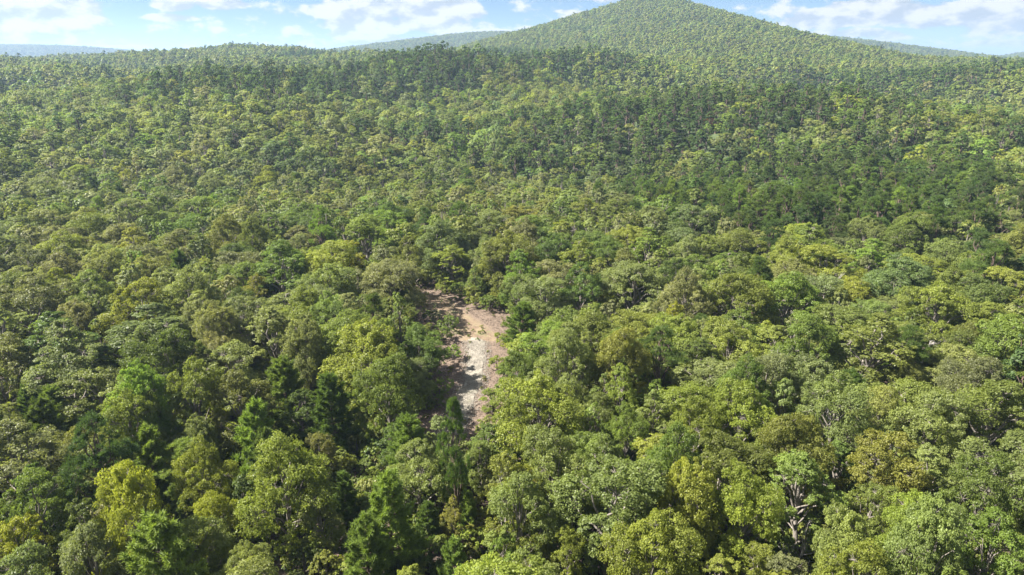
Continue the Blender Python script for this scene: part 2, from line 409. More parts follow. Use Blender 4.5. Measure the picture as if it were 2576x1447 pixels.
def broadleaf(seed, H, Rad, base, n_lobes, clumps, per, lsize, flat=.8, detail=True, rnd=.6, needle=0, taper=.2):
    g = np.random.default_rng(seed)
    zc = base + (H - base) * .52; hz = (H - base) * .5
    lobes = []
    lean = g.uniform(-.06, .06, 2) * H
    for k in range(n_lobes):
        u = k / (n_lobes - 1)
        a = k * 2.399963 + g.uniform(-.45, .45)
        zf = -.9 + 1.7 * u ** .85 + g.uniform(-.24, .24)
        rr = math.sqrt(max(.03, 1 - min(1, max(zf, -.6 * zf)) ** 2.2)) * g.uniform(.40, .88) * (1 - taper * max(zf, 0))
        rl = Rad * g.uniform(.24, .48) * (1 - .6 * taper * max(zf, 0))
        lobes.append((np.array([math.cos(a) * rr * Rad + lean[0] * u, math.sin(a) * rr * Rad + lean[1] * u, zc + zf * (hz - rl * .55)]), rl))
    lobes.append((np.array([lean[0], lean[1], H - Rad * .34]), Rad * .34))
    cents, nrms, sizes, limbs, twigs, heads, vars_ = [], [], [], [], [], [], []
    dome = 0.0 if detail else .6
    top = np.array([lean[0], lean[1], base + (H - base) * .72])
    r0 = .022 * H + .02
    trunk = bend((0, 0, -.3), top, 0, 7, g, .012)
    trunk_r = np.linspace(r0, r0 * .35, 7); trunk_r[0] *= 1.35
    limbs.append((trunk, trunk_r))
    for c, rl in lobes:
        tt = np.clip((c[2] - base) / (H - base) * .75 + .02, .25, .92)
        i = tt * 6; i0 = int(i); st = trunk[i0] + (trunk[min(i0 + 1, 6)] - trunk[i0]) * (i - i0)
        if st[2] > c[2] - .2: st = trunk[max(1, i0 - 1)]
        lr = r0 * .38
        limb = bend(st, c, .10, 5, g, .05)
        limbs.append((limb, np.linspace(lr, lr * .3, 5)))
        nc = max(4, int(clumps * (rl / (Rad * .36)) ** 2))
        d = unit(g.standard_normal((nc * 3, 3)) + np.array([0, 0, .25]))
        out = unit(c - np.array([lean[0] * .5, lean[1] * .5, zc - hz * .4]))
        d = d[(d @ out > -.45) & (d[:, 2] > -.8)][:nc]
        rad = rl * g.uniform(.72, 1.1, len(d))[:, None]
        cc = c + d * rad * np.array([1, 1, flat])
        for p in cc[::2 if detail else 5]:
            twigs.append((np.stack([c + (p - c) * .05, (c + p) / 2 + g.standard_normal(3) * .08, p]), np.array([lr * .28, lr * .2, .012])))
        npc = np.maximum(3, (per * g.uniform(.5, 1.5, len(cc)))).astype(int)
        idx = np.repeat(np.arange(len(cc)), npc)
        cr = rl * g.uniform(.20, .36, len(cc))[idx]
        off = unit(g.standard_normal((len(idx), 3)) + np.array([0, 0, .25])) * (cr * g.uniform(.35, 1.0, len(idx)) ** .6)[:, None] * np.array([1.1, 1.1, .7])
        p = cc[idx] + off
        cents.append(p)
        heads.append(unit(unit(off) + np.array([0, 0, .45]) + .35 * g.standard_normal(p.shape)))
        nrms.append(unit(.55 * unit(p - c) + dome * unit(p - np.array([lean[0], lean[1], zc - hz * .3])) + .35 * unit(off) + np.array([0, 0, .4]) + rnd * g.standard_normal(p.shape)))
        sizes.append(lsize * g.uniform(.65, 1.35, len(p)))
        lv_r = g.uniform(0, 1); vars_.append(np.clip(.42 * lv_r + .22 * g.uniform(0, 1, len(cc))[idx] + .36 * g.uniform(0, 1, len(idx)), 0, 1))
    cents, nrms, sizes = np.concatenate(cents), np.concatenate(nrms), np.concatenate(sizes)
    if needle:
        d = np.concatenate(heads); sd = unit(np.cross(d, g.standard_normal(d.shape))) * needle; ln = sizes[:, None] * 1.6
        lv = np.stack([cents - sd * .5 - d * ln * .4, cents + sd * .5 - d * ln * .4, cents + d * ln * .6 + sd * .2, cents + d * ln * .6 - sd * .2], 1).reshape(-1, 3)
        lq = np.arange(len(cents) * 4).reshape(-1, 4)
    else: lv, lq = leaves(cents, nrms, sizes, g)
    wv, wq = tubes(limbs, 7 if detail else 4)
    tv, tq = tubes(twigs, 3)
    return (np.concatenate([wv, tv]), np.concatenate([wq, tq + len(wv)])), (lv, lq, np.concatenate(vars_))

def pine(seed, H, Rad, base, whorls, per_branch, blades, blen, bwid, style, detail=True):
    g = np.random.default_rng(seed)
    limbs, twigs, tp, td = [], [], [], []
    lean = g.uniform(-.03, .03, 2) * H
    k = 9; t = np.linspace(0, 1, k)
    trunk = np.stack([lean[0] * t + g.standard_normal(k) * .05, lean[1] * t + g.standard_normal(k) * .05, -.3 + (H + .1) * t], -1)
    r0 = .017 * H + .02
    limbs.append((trunk, r0 * (1 - .93 * t)))
    for wi in range(whorls):
        u = (wi + g.uniform(-.3, .3)) / (whorls - 1); u = min(max(u, 0), 1)
        z = base + (H - .35 - base) * u
        if style == 'cone': prof = (1 - u) ** .52 * .95 + .05
        else: prof = math.sqrt(max(.04, 1 - ((u - .38) / .68) ** 2))
        nb = int(g.integers(4, 7))
        a0 = g.uniform(0, 6.28)
        for b in range(nb):
            a = a0 + b * 6.283 / nb + g.uniform(-.35, .35)
            L = Rad * prof * g.uniform(.6, 1.12)
            up = (.15 + .75 * u if style == 'cone' else -.05 + .55 * u) + g.uniform(-.15, .15)
            s = np.array([lean[0] * z / H, lean[1] * z / H, z - .2])
            e = s + np.array([math.cos(a), math.sin(a), up]) * L
            br = bend(s, e, -.06, 5, g, .03); br[-1, 2] += .12 * L
            limbs.append((br, np.linspace(.035 + .008 * L, .01, 5)))
            nt = max(2, int(per_branch * (L / Rad + .15)))
            f = g.uniform(.30, 1.0, nt) ** .75; f[0] = 1
            pos = s + (e - s) * f[:, None]; pos[:, 2] += .12 * L * f ** 3 - .1
            side = np.array([-math.sin(a), math.cos(a), 0]) * (g.uniform(-1, 1, nt) * .42 * L * (1.15 - f))[:, None]
            tip = pos + side + np.stack([np.zeros(nt), np.zeros(nt), g.uniform(-.05, .30, nt)], -1)
            if detail:
                for q in range(0, nt, 2): twigs.append((np.stack([pos[q] - (e - s) * .08, tip[q]]), np.array([.02, .008])))
            tp.append(tip); td.append(unit(unit(side + (e - s) * .35) + np.array([0, 0, .75])))
    ntp = 6
    tp.append(np.stack([np.full(ntp, lean[0]), np.full(ntp, lean[1]), H - np.linspace(0, .7, ntp)], -1)); td.append(np.tile([0, 0, 1.], (ntp, 1)))
    tp, td = np.concatenate(tp), np.concatenate(td)
    n = len(tp); idx = np.repeat(np.arange(n), blades)
    d = unit(td[idx] * .75 + g.standard_normal((len(idx), 3)) * .62)
    st = tp[idx] - td[idx] * (g.uniform(0, 1, len(idx)) * blen * .9)[:, None]
    ln = blen * g.uniform(.7, 1.2, len(idx))[:, None]
    sd = unit(np.cross(d, g.standard_normal(d.shape))) * bwid
    v = np.stack([st - sd * .5, st + sd * .5, st + d * ln + sd * .12, st + d * ln - sd * .12], 1).reshape(-1, 3)
    q = np.arange(len(idx) * 4).reshape(-1, 4)
    wv, wq = tubes(limbs, 6 if detail else 4)
    if twigs:
        tv, tq = tubes(twigs, 3); wv, wq = np.concatenate([wv, tv]), np.concatenate([wq, tq + len(wv)])
    tuftvar = g.uniform(0, 1, n)
    return (wv, wq), (v, q, np.clip(tuftvar[idx] * .6 + g.uniform(0, .4, len(idx)), 0, 1))

def snag(seed, H, spread, depth=3, n0=7):
    g = np.random.default_rng(seed); paths = []
    def grow(p, d, L, r, lv):
        k = 5; pts = [p]
        for _ in range(k - 1):
            d = unit(d + g.standard_normal(3) * .16 + np.array([0, 0, .05])); pts.append(pts[-1] + d * L / (k - 1))
        pts = np.array(pts); paths.append((pts, np.linspace(r, r * .4, k)))
        if lv == 0: return
        for _ in range(int(g.integers(3, 6)) if lv < depth else n0):
            f = g.uniform(.35, 1.0); i = min(k - 2, int(f * (k - 1)))
            q = pts[i] + (pts[i + 1] - pts[i]) * (f * (k - 1) - i)
            nd = unit(d * .55 + unit(g.standard_normal(3)) * spread + np.array([0, 0, .3]))
            grow(q, nd, L * g.uniform(.35, .6), r * .42 * (1.15 - .5 * f), lv - 1)
    grow(np.array([0, 0, -.3]), np.array([0, 0, 1.]), H * .72, .02 * H + .03, depth)
    return tubes(paths, 4)

def pair(name, wood, crown, bark, leafm):
    """trunk mesh, crown mesh"""
    t = mesh_np(name + '_trunk', wood[0], quads=wood[1], mats=[bark], smooth=True)
    c = mesh_np(name + '_crown', crown[0], quads=crown[1], mats=[leafm], var=crown[2])
    return t, c
def joined(name, wood, crown, bark, leafm):
    nw = len(wood[0])
    return mesh_np(name, np.concatenate([wood[0], crown[0]]), quads=np.concatenate([wood[1], crown[1] + nw]), mats=[bark, leafm],
                   mat_idx=np.concatenate([np.zeros(len(wood[1])), np.ones(len(crown[1]))]), var=np.concatenate([np.zeros(len(wood[1])), crown[2]]))

# near shapes: (trunk mesh, crown mesh, radius, height)
BROAD, SLIM, PINES, CONES, CEDAR = [], [], [], [], []
for k in range(5):
    BROAD.append(pair('spreading_oak', *broadleaf(100 + k, 12.0, 5.0, 1.8, 17 + k, 32, 64, .178), M_BARK, M_LEAF) + (5.0, 12.0))
for k in range(3):
    BROAD.append(pair('round_oak', *broadleaf(120 + k, 12.0, 4.0, 1.8, 15 + k, 28, 60, .165), M_BARK, M_LEAF) + (4.0, 12.0))
for k in range(3):
    SLIM.append(pair('slim_tree', *broadleaf(140 + k, 12.0, 2.9, 1.5, 17, 24, 52, .155, .95), M_BARK, M_LEAF) + (2.9, 12.0))
for k in range(3):
    PINES.append(pair('round_pine', *broadleaf(160 + k, 14.0, 3.2, 3.6, 15 + k, 22, 52, .22, .85, True, .6, .055, .65), M_PINEBARK, M_NEEDLE) + (3.2, 14.0))
for k in range(3):
    CONES.append(pair('young_pine', *pine(180 + k, 11.0, 2.8, 1.4, 18, 30, 16, .38, .07, 'cone'), M_PINEBARK, M_NEEDLE) + (2.8, 11.0))
CEDAR.append(pair('cedar', *pine(195, 8.0, 1.5, .8, 24, 20, 15, .2, .055, 'cone'), M_PINEBARK, M_NEEDLE) + (1.5, 8.0))
SHRUB = []
for k in range(3):
    SHRUB.append(pair('shrub', *broadleaf(210 + k, 2.4, 1.5, .25, 8, 12, 26, .13, .8), M_BARK, M_LEAF) + (1.5, 2.4))
SNAGS = []
for k in range(4):
    v, q = snag(230 + k, 10.0, .75, 3, 8)
    SNAGS.append(v)
    SNAGS[-1] = (mesh_np('bare_tree', v, quads=q, mats=[M_DEAD], smooth=True), mesh_np('bare_brown_tree', v, quads=q, mats=[M_RUSTBARK], smooth=True))

# ------------------------------------------------------------------ which trees stand where
LIFT = 1.25
PAL = {  # leaf colours; the word is the one the labels use
    'olive': (.138, .154, .038), 'green': (.110, .146, .034), 'grey-green': (.142, .158, .062), 'yellow-green': (.162, .186, .036), 'dark green': (.080, .110, .028),
    'yellow': (.200, .212, .032), 'golden': (.168, .168, .038), 'pale green': (.148, .174, .054), 'bright green': (.128, .176, .034), 'brownish': (.128, .140, .042),
    'pine': (.078, .116, .028), 'bright pine': (.122, .172, .036), 'dark pine': (.058, .088, .028), 'blue-green': (.108, .146, .054), 'red-brown': (.15, .07, .05)}
PAL = {k: tuple(c * LIFT for c in v) for k, v in PAL.items()}
# px, py of the crown's top, width in px (2576 px wide picture), shape, colour, label, short phrase that others refer to
HERO = [
    (975, 650, 178, 'b', 'grey-green', 'big grey-green oak overhanging the far bend of the clearing', 'the big grey-green oak by the bend'),
    (1048, 832, 135, 'b', 'green', 'green oak shading the edge of the pale gravel drive', 'the oak shading the gravel drive'),
    (968, 900, 165, 'b', 'green', 'wide green oak just outside the oak that shades the drive', None),
    (1140, 622, 100, 's', 'yellow-green', 'tall yellow-green tree at the far end of the clearing', 'the tall tree ending the clearing'),
    (1275, 591, 140, 'b', 'olive', 'broad olive oak behind the far edge of the clearing', 'the broad olive oak behind the clearing'),
    (1199, 675, 60, 's', 'green', 'small green tree at the back edge of the clearing', None),
    (1300, 641, 85, 's', 'bright green', 'bright green tree between the olive oak and the grey-green oak behind the clearing', None),
    (1377, 697, 140, 'b', 'grey-green', 'grey-green oak standing behind the single pine beside the clearing', 'the oak behind the clearing pine'),
    (1309, 760, 85, 'c', 'bright pine', 'single bright pine at the sunny edge of the clearing bend', 'the single pine beside the clearing'),
    (1462, 608, 90, 's', 'yellow-green', 'tall slim yellow-green tree among oaks beyond the clearing pine', None),
    (1597, 667, 170, 'b', 'pale green', 'big pale green oak with domed crown, middle of the wood', 'the big domed pale green oak'),
    (1622, 582, 106, 's', 'bright green', 'bright green pointed tree rising behind the big domed pale oak', 'the bright green pointed tree'),
    (1699, 769, 74, 's', 'yellow', 'small yellow tree in front of the big domed pale oak', 'the small yellow tree mid-wood'),
    (1703, 650, 85, 'b', 'dark green', 'dark green tree beside the big domed pale oak', None),
    (1026, 599, 93, 'b', 'olive', 'yellowish olive tree behind the big grey-green oak by the bend', None),
    (920, 560, 106, 's', 'bright green', 'bright green tree two crowns behind the oak by the bend', 'the bright green tree behind the bend'),
    (873, 612, 66, 's', 'yellow', 'yellow slim tree leaning against the grey-green bend oak', None),
    (1424, 853, 127, 'b', 'pale green', 'pale olive oak in the open stand near the clearing pine', 'the pale oak near the pine'),
    (1297, 891, 110, 'b', 'green', 'green oak crowding the sunny side of the gravel drive', 'the oak crowding the drive'),
    (1568, 840, 140, 'b', 'olive', 'olive oak between the pale oak and the small yellow tree', None),
    (1364, 967, 200, 'b', 'yellow-green', 'largest bright yellow-green oak beside the lower gravel drive', 'the largest oak by the lower drive'),
    (1237, 984, 70, 's', 'yellow-green', 'slim yellow-green sapling at the edge of the lower drive', None),
    (1576, 929, 97, 's', 'yellow-green', 'bright slim yellow-green tree standing among pale oaks', 'the bright slim tree among oaks'),
    (1508, 955, 76, 's', 'pale green', 'pale slim tree squeezed beside the bright slim tree', None),
    (1390, 1090, 175, 'b', 'pale green', 'light green oak with its pale trunk showing, below the lower drive', 'the light oak with pale trunk'),
    (1026, 1050, 110, 'c', 'bright pine', 'bright bushy pine at the near end of the gravel drive', 'the bushy pine ending the drive'),
    (1140, 1022, 80, 'p', 'pine', 'thin-crowned pine with visible trunk in front of the drive', 'the thin pine before the drive'),
    (343, 925, 126, 'b', 'bright green', 'bright green sunlit oak above the cluster of dark pines', 'the sunlit oak above the pines'),
    (320, 990, 137, 'b', 'olive', 'dark olive glossy oak below the bright sunlit oak', None),
    (458, 918, 126, 'b', 'olive', 'olive oak with a dark leaning limb through its crown', 'the oak with a leaning limb'),
    (591, 933, 145, 'b', 'brownish', 'brownish olive dull oak beside the oak with leaning limb', 'the brownish dull oak'),
    (122, 975, 76, 'c', 'bright pine', 'pine with pale tip, tallest of the pine cluster near the edge', None),
    (65, 967, 65, 'c', 'pine', 'pine at the outer edge of the cluster of five', None),
    (92, 1010, 95, 'c', 'pine', 'front pine of the cluster near the picture edge', 'the cluster of edge pines'),
    (229, 1055, 122, 'p', 'dark pine', 'broad dark pine below the glossy olive oak', 'the broad dark pine'),
    (363, 1082, 103, 'c', 'bright pine', 'open bright pine with bare lower trunk beside the dark cedar', 'the open bright pine'),
    (458, 1074, 70, 'd', 'bright pine', 'small round bright cedar beside the open pine', None),
    (630, 1013, 115, 'c', 'bright pine', 'tall pointed bright pine above the light-trunked oak', 'the tall pointed bright pine'),
    (828, 941, 110, 'c', 'pine', 'tall dark-sided pine behind the green oak of the drive', 'the tall dark-sided pine'),
    (664, 1085, 110, 'c', 'pine', 'rounded pine directly in front of the tall pointed pine', None),
    (584, 1139, 40, 'd', 'dark pine', 'narrow dark cedar standing alone like a column', 'the narrow column cedar'),
    (508, 1124, 126, 'b', 'yellow-green', 'light green round oak beside the narrow column cedar', None),
    (530, 1021, 50, 's', 'yellow', 'small bright yellow tree among brownish oaks', 'the small yellow tree among oaks'),
    (488, 1055, 95, 'b', 'grey-green', 'silvery grey-green tree behind the narrow column cedar', None),
    (305, 1189, 155, 'b', 'yellow', 'large glowing yellow tree below the dark pines', 'the large yellow tree'),
    (31, 1305, 126, 'b', 'yellow', 'yellow tree in the bottom corner of the wood', 'the corner yellow tree'),
    (214, 1315, 150, 'b', 'grey-green', 'shiny grey-green oak between the two yellow trees', None),
    (57, 1208, 126, 'b', 'green', 'green oak above the corner yellow tree', None),
    (534, 1238, 107, 'b', 'yellow', 'yellow-topped tree beside the oak with many pale limbs', 'the yellow-topped tree'),
    (702, 1132, 195, 'b', 'yellow-green', 'big light green oak with pale limbs in front of two pines', 'the big light-limbed oak'),
    (382, 1318, 175, 'c', 'bright pine', 'broad bright pine at the bottom edge below the yellow tree', 'the broad pine at the bottom edge'),
    (462, 1252, 72, 'c', 'pine', 'slender pine between the large yellow and yellow-topped trees', None),
    (625, 1372, 110, 'b', 'pale green', 'pale oak at the bottom edge below the big light-limbed oak', None),
    (862, 1189, 84, 'c', 'pine', 'pine in front of the dark ground gap', None),
    (800, 1258, 100, 'b', 'pale green', 'pale oak between the big light-limbed oak and the bright pines', None),
    (801, 1086, 84, 'b', 'brownish', 'brownish tree at the edge of the dark ground gap', 'the brownish tree by the gap'),
    (969, 1194, 146, 'c', 'bright pine', 'tallest bright pine of the group below the drive', 'the tallest pine below the drive'),
    (915, 1298, 130, 'c', 'bright pine', 'bright bushy pine at the bottom edge of the pine group', None),
    (1075, 1268, 73, 'c', 'pine', 'narrow pine on the shaded side of the pine group', None),
    (1174, 1238, 66, 'c', 'bright pine', 'small pointed bright pine beside a rusty olive tree', 'the small pointed pine'),
    (1132, 1258, 55, 's', 'golden', 'rusty olive slim tree next to the small pointed pine', None),
    (1214, 1114, 90, 'b', 'pale green', 'pale green tree just below the end of the clearing', None),
    (1300, 1195, 160, 'b', 'pale green', 'wide light oak two crowns below the gravel drive', 'the wide light oak below the drive'),
    (1525, 1161, 245, 'b', 'pale green', 'largest spreading oak with its limbs showing, bottom middle', 'the largest spreading oak'),
    (1323, 1305, 115, 'b', 'yellow-green', 'yellow-green oak below the wide light oak', None),
    (1689, 1092, 175, 'b', 'green', 'deep green oak behind the largest spreading oak', 'the deep green oak'),
    (1580, 1030, 115, 'b', 'bright green', 'bright green oak between the bright slim tree and the spreading oak', None),
    (1740, 1170, 165, 'b', 'yellow-green', 'yellow-green oak beside the largest spreading oak', None),
    (1640, 1310, 210, 'b', 'yellow-green', 'huge yellow-green oak at the bottom edge in front of the spreading oak', 'the huge bottom-edge oak'),
    (1433, 1340, 125, 'b', 'yellow-green', 'yellow-green oak at the bottom edge beside the huge one', None),
    (1255, 1350, 90, 's', 'bright green', 'vivid green slim tree at the bottom edge near the pines', None),
    (1137, 1366, 90, 'c', 'bright pine', 'low pine at the bottom edge below the small pointed pine', None),
    (1871, 968, 140, 'b', 'yellow-green', 'yellowing oak in front of the grey dead branches', 'the yellowing oak by dead branches'),
    (1880, 915, 120, 'b', 'green', 'green oak behind the yellowing oak by the dead branches', None),
    (1748, 1008, 130, 'b', 'yellow-green', 'light oak between the yellowing oak and the deep green oak', None),
    (2000, 1050, 155, 'b', 'olive', 'wide olive oak before the golden oak', 'the wide olive oak'),
    (2111, 955, 155, 'b', 'pale green', 'tall light oak with a grey trunk behind the golden oak', None),
    (2218, 1080, 150, 'b', 'golden', 'golden oak with half-turned leaves, brightest of its neighbours', 'the golden oak'),
    (2290, 1156, 120, 'b', 'golden', 'orange-brown oak in front of the golden oak', 'the orange-brown oak'),
    (2187, 1214, 120, 'b', 'olive', 'olive oak below the golden oak', None),
    (2359, 985, 150, 'b', 'pale green', 'pale green oak behind and beyond the golden oak', None),
    (2283, 905, 84, 'b', 'brownish', 'dark brownish tree behind the pale oak and golden oak', None),
    (1882, 1180, 155, 'b', 'yellow-green', 'bright oak above the dark hollow in the lower wood', 'the bright oak above the hollow'),
    (2130, 1288, 150, 'b', 'pale green', 'pale oak at the bottom edge below the olive oaks', 'the pale bottom-edge oak'),
    (2359, 1280, 165, 'b', 'pale green', 'large pale oak near the bottom corner', 'the large pale corner oak'),
    (2493, 1145, 140, 'b', 'green', 'green oak below the white snag at the picture edge', None),
    (2515, 1300, 140, 'b', 'bright green', 'bright green oak filling the bottom corner', None),
    (1901, 1365, 107, 'b', 'yellow-green', 'yellow-green tree at the bottom edge below the dark hollow', None),
    (1821, 479, 70, 'p', 'pine', 'pine at the front of the dark pine stand, above the bare tree', 'the pine above the bare tree'),
    (1946, 463, 105, 'p', 'pine', 'broad pine in the front row of the dark pine stand', 'the broad pine in the stand'),
    (1915, 486, 90, 'p', 'pine', 'pine with low limbs at the foot of the dark pine stand', None),
    (2103, 385, 72, 'p', 'pine', 'domed pine on top of the dark pine stand', 'the domed pine atop the stand'),
    (2290, 490, 60, 'p', 'pine', 'flat-topped pine alone below the end of the stand', 'the flat-topped pine'),
    (2345, 451, 62, 'p', 'pine', 'round pine at the end of the dark pine stand', None),
    (2513, 607, 105, 'p', 'pine', 'dark pine rising above pale oaks near the picture edge', 'the dark pine near the edge'),
    (1735, 525, 125, 'b', 'blue-green', 'pale blue-green oak in front of the dark pine stand', 'the pale blue-green oak'),
    (1868, 576, 115, 'b', 'olive', 'olive oak with a dark underside beside the bare tree', None),
    (1993, 703, 150, 'b', 'bright green', 'dense bright green oak with a forked dark trunk', 'the dense bright green oak'),
    (1853, 692, 165, 'b', 'olive', 'large yellowish olive oak beside the dense bright green oak', 'the large yellowish olive oak'),
    (2278, 650, 150, 'b', 'blue-green', 'pale blue-green domed oak beyond the tall dead tree', None),
    (2376, 731, 150, 'b', 'yellow-green', 'yellow-green oak behind the white forked snag', 'the oak behind the white fork'),
    (305, 412, 40, 's', 'yellow', 'small yellow tree far up the wooded slope', 'the small yellow tree upslope'),
    (668, 420, 62, 'b', 'yellow', 'vivid lime-yellow tree far behind the bend of the clearing', 'the vivid lime-yellow tree'),
    (180, 420, 66, 'b', 'yellow-green', 'lime green tree on the slope below the yellow one', None),
    (121, 447, 78, 'b', 'grey-green', 'silvery grey-green tree beside the lime green tree upslope', None),
    (434, 428, 78, 'b', 'grey-green', 'pale grey-green round tree between the two yellow trees upslope', 'the pale round tree upslope'),
    (527, 436, 66, 'b', 'grey-green', 'grey-green tree next to the vivid lime-yellow tree', None),
    (367, 502, 86, 's', 'bright green', 'conical bright green tree standing out on the slope', 'the conical bright green tree'),
    (137, 522, 66, 'b', 'green', 'round green tree on the slope under the silvery one', None),
    (328, 580, 59, 's', 'yellow', 'yellow-topped small tree in front of the conical green tree', 'the yellow-topped small tree'),
    (137, 678, 70, 'b', 'yellow', 'yellow tree on the open slope in front of the grey dead tree', 'the yellow tree below the dead one'),
    (320, 717, 125, 'b', 'yellow-green', 'wide yellowish oak on the slope', 'the wide yellowish oak'),
    (828, 607, 129, 'b', 'yellow-green', 'big yellowish olive oak behind the grey-green bend oak', 'the big yellowish olive oak'),
    (625, 560, 70, 'b', 'brownish', 'dark brownish olive tree midway up the slope', None),
    (633, 701, 70, 's', 'golden', 'orange-tinged slim tree midway down the slope', 'the orange-tinged slim tree'),
    (762, 807, 109, 'b', 'grey-green', 'silvery grey-green oak three crowns from the gravel drive', 'the silvery oak near the drive'),
    (547, 768, 117, 'b', 'grey-green', 'pale large oak in front of the orange-tinged tree', None),
    (47, 701, 150, 'b', 'grey-green', 'pale grey-green broad oak at the picture edge', 'the pale broad oak at the edge'),
    (211, 690, 105, 'b', 'pale green', 'pale green oak between the yellow tree and yellowish oak', None),
    (742, 588, 60, 'b', 'grey-green', 'silver-grey small oak behind the big yellowish olive oak', None),
    (1560, 345, 50, 'p', 'dark pine', 'dark round pine on the valley side of the wooded knoll', 'the dark pine on the knoll'),
    (1700, 308, 48, 'p', 'dark pine', 'dark domed pine beside the red-brown dead pine', 'the pine beside the dead one'),
    (2000, 278, 48, 'p', 'dark pine', 'dark pine at the shaded end of the wooded knoll', 'the pine ending the knoll'),
    (2440, 400, 55, 'p', 'pine', 'tall pine high on the slope near the picture edge', 'the high pine near the edge'),
    (2190, 555, 80, 'b', 'pale green', 'pale oak in front of the dark pine stand, below the flat-topped pine', 'the pale oak before the stand'),
    (1480, 500, 70, 'b', 'yellow-green', 'light oak in the valley before the pine stand', 'the light oak in the valley'),
    (1170, 450, 72, 'b', 'bright green', 'bright oak by the dark creek line behind the clearing', 'the bright oak by the creek'),
    (1600, 425, 60, 'p', 'pine', 'pine at the valley end of the dark pine stand', 'the valley-end pine'),
    (2090, 500, 66, 'p', 'dark pine', 'dark low pine at the front of the stand, beside pale oaks', 'the dark low pine'),
    (449, 631, 58, 'c', 'pine', 'lone small pine among oaks on the slope', 'the lone small pine upslope'),
]
DEADS = [  # px, py of the tip, height m, brown?, label
    (1814, 541, 7.5, 1, 'bare brown-grey dead tree in front of the dark pine stand'), (2103, 676, 9.5, 0, 'tall bare grey dead tree beside the dense bright green oak'),
    (2337, 828, 8.0, 0, 'white forked snag sticking out of the oak canopy'), (1888, 880, 8.5, 0, 'grey dead branches poking above the green oak'),
    (1948, 895, 8.5, 0, 'tangle of grey dead branches beside the yellowing oak'), (1993, 968, 8., 0, 'small grey snag in front of the tangle of dead branches'),
    (2080, 972, 9., 0, 'thin grey dead tree in the tall light oak'), (2561, 1075, 9.5, 0, 'white crooked snag at the picture edge'),
    (2023, 1326, 6., 0, 'small bare grey tree standing in the dark hollow'), (199, 632, 9., 0, 'grey leafless tree on the slope behind the yellow tree'),
    (1785, 292, 11., 2, 'red-brown dead pine on the wooded knoll'), (870, 226, 11., 2, 'red-brown dead pine on the far spur'), (375, 194, 10., 2, 'small reddish dead tree on the far slope'),
    (1440, 318, 10., 1, 'brown-grey bare tree below the knoll, one of two'), (1640, 330, 9., 0, 'pale grey bare tree below the red-brown dead pine'),
    (1395, 300, 9., 0, 'grey bare treetop by the spur at the valley head'), (2215, 335, 9., 0, 'small grey leafless tree beyond the dark pine stand')]

SHAPES = {'b': BROAD, 's': SLIM, 'p': PINES, 'c': CONES, 'd': CEDAR}
HT = {'b': 12.5, 's': 12.0, 'p': 14.0, 'c': 12.5, 'd': 8.5}
trees = []      # dicts: x, y, z, h, rad, shape, proto, col(rgb), word, label, ref, hero
def jitter(c, g, a=.07): return tuple(max(.008, v * (1 + g.uniform(-a, a)) * k) for v, k in zip(c, [1 + g.uniform(-.12, .12)] * 3))
g0 = np.random.default_rng(11)

HEIGHTS = {(1048, 832): 8.5, (975, 650): 11.5, (1297, 891): 9.0, (1309, 760): 9.0, (1237, 984): 5.5}    # trees whose height shows beside the clearing

def march_top(px, py, h):
    d = pix_dir(px, py); rs = np.geomspace(30, 3000, 4000)
    X, Y, Z = d.x * rs, d.y * rs, CAMZ + d.z * rs
    hit = Z < terrain(X, Y) + h
    i = int(np.argmax(hit)) if hit.any() else len(rs) - 1
    return X[i], Y[i], float(terrain(X[i], Y[i]))

for n, (px, py, wpx, sh, col, label, ref) in enumerate(HERO):
    h = HT[sh] * g0.uniform(.93, 1.07)
    x, y, z = march_top(px, py, h * .97)
    dist = math.sqrt(x * x + y * y + (CAMZ - z - h) ** 2)
    rad = .5 * wpx * dist / F * 1.04
    if sh == 'c': rad *= 1.18; h = min(12.5, max(5.5, rad * 3.7))
    if sh == 's': h = min(h, max(6.0, rad * 4.6))
    if sh == 'b' and rad < 2.8: h = max(7.0, rad * 4.0)
    h = HEIGHTS.get((px, py), h)
    x, y, z = march_top(px, py, h * .97)
    if sh == 'd': h = max(4., rad * 3.6); x, y, z = march_top(px, py, h * .97)
    while sh in 'bs' and clear_dist(np.array(x), np.array(y)) > -.8 and h > 3.5:
        h *= .93; x, y, z = march_top(px, py, h * .97)
    trees.append(dict(x=x, y=y, z=z, h=h, rad=rad, shape=sh, proto=n % len(SHAPES[sh]), col=jitter(PAL[col], g0, .05), word=col, label=label, ref=ref, hero=True))
for (px, py, h, brown, label) in DEADS:
    x, y, z = march_top(px, py, h)
    trees.append(dict(x=x, y=y, z=z, h=h, rad=.6, shape='x', proto=len(trees) % 4, col=(.3, .27, .25), word=brown, label=label, ref=None, hero=True))

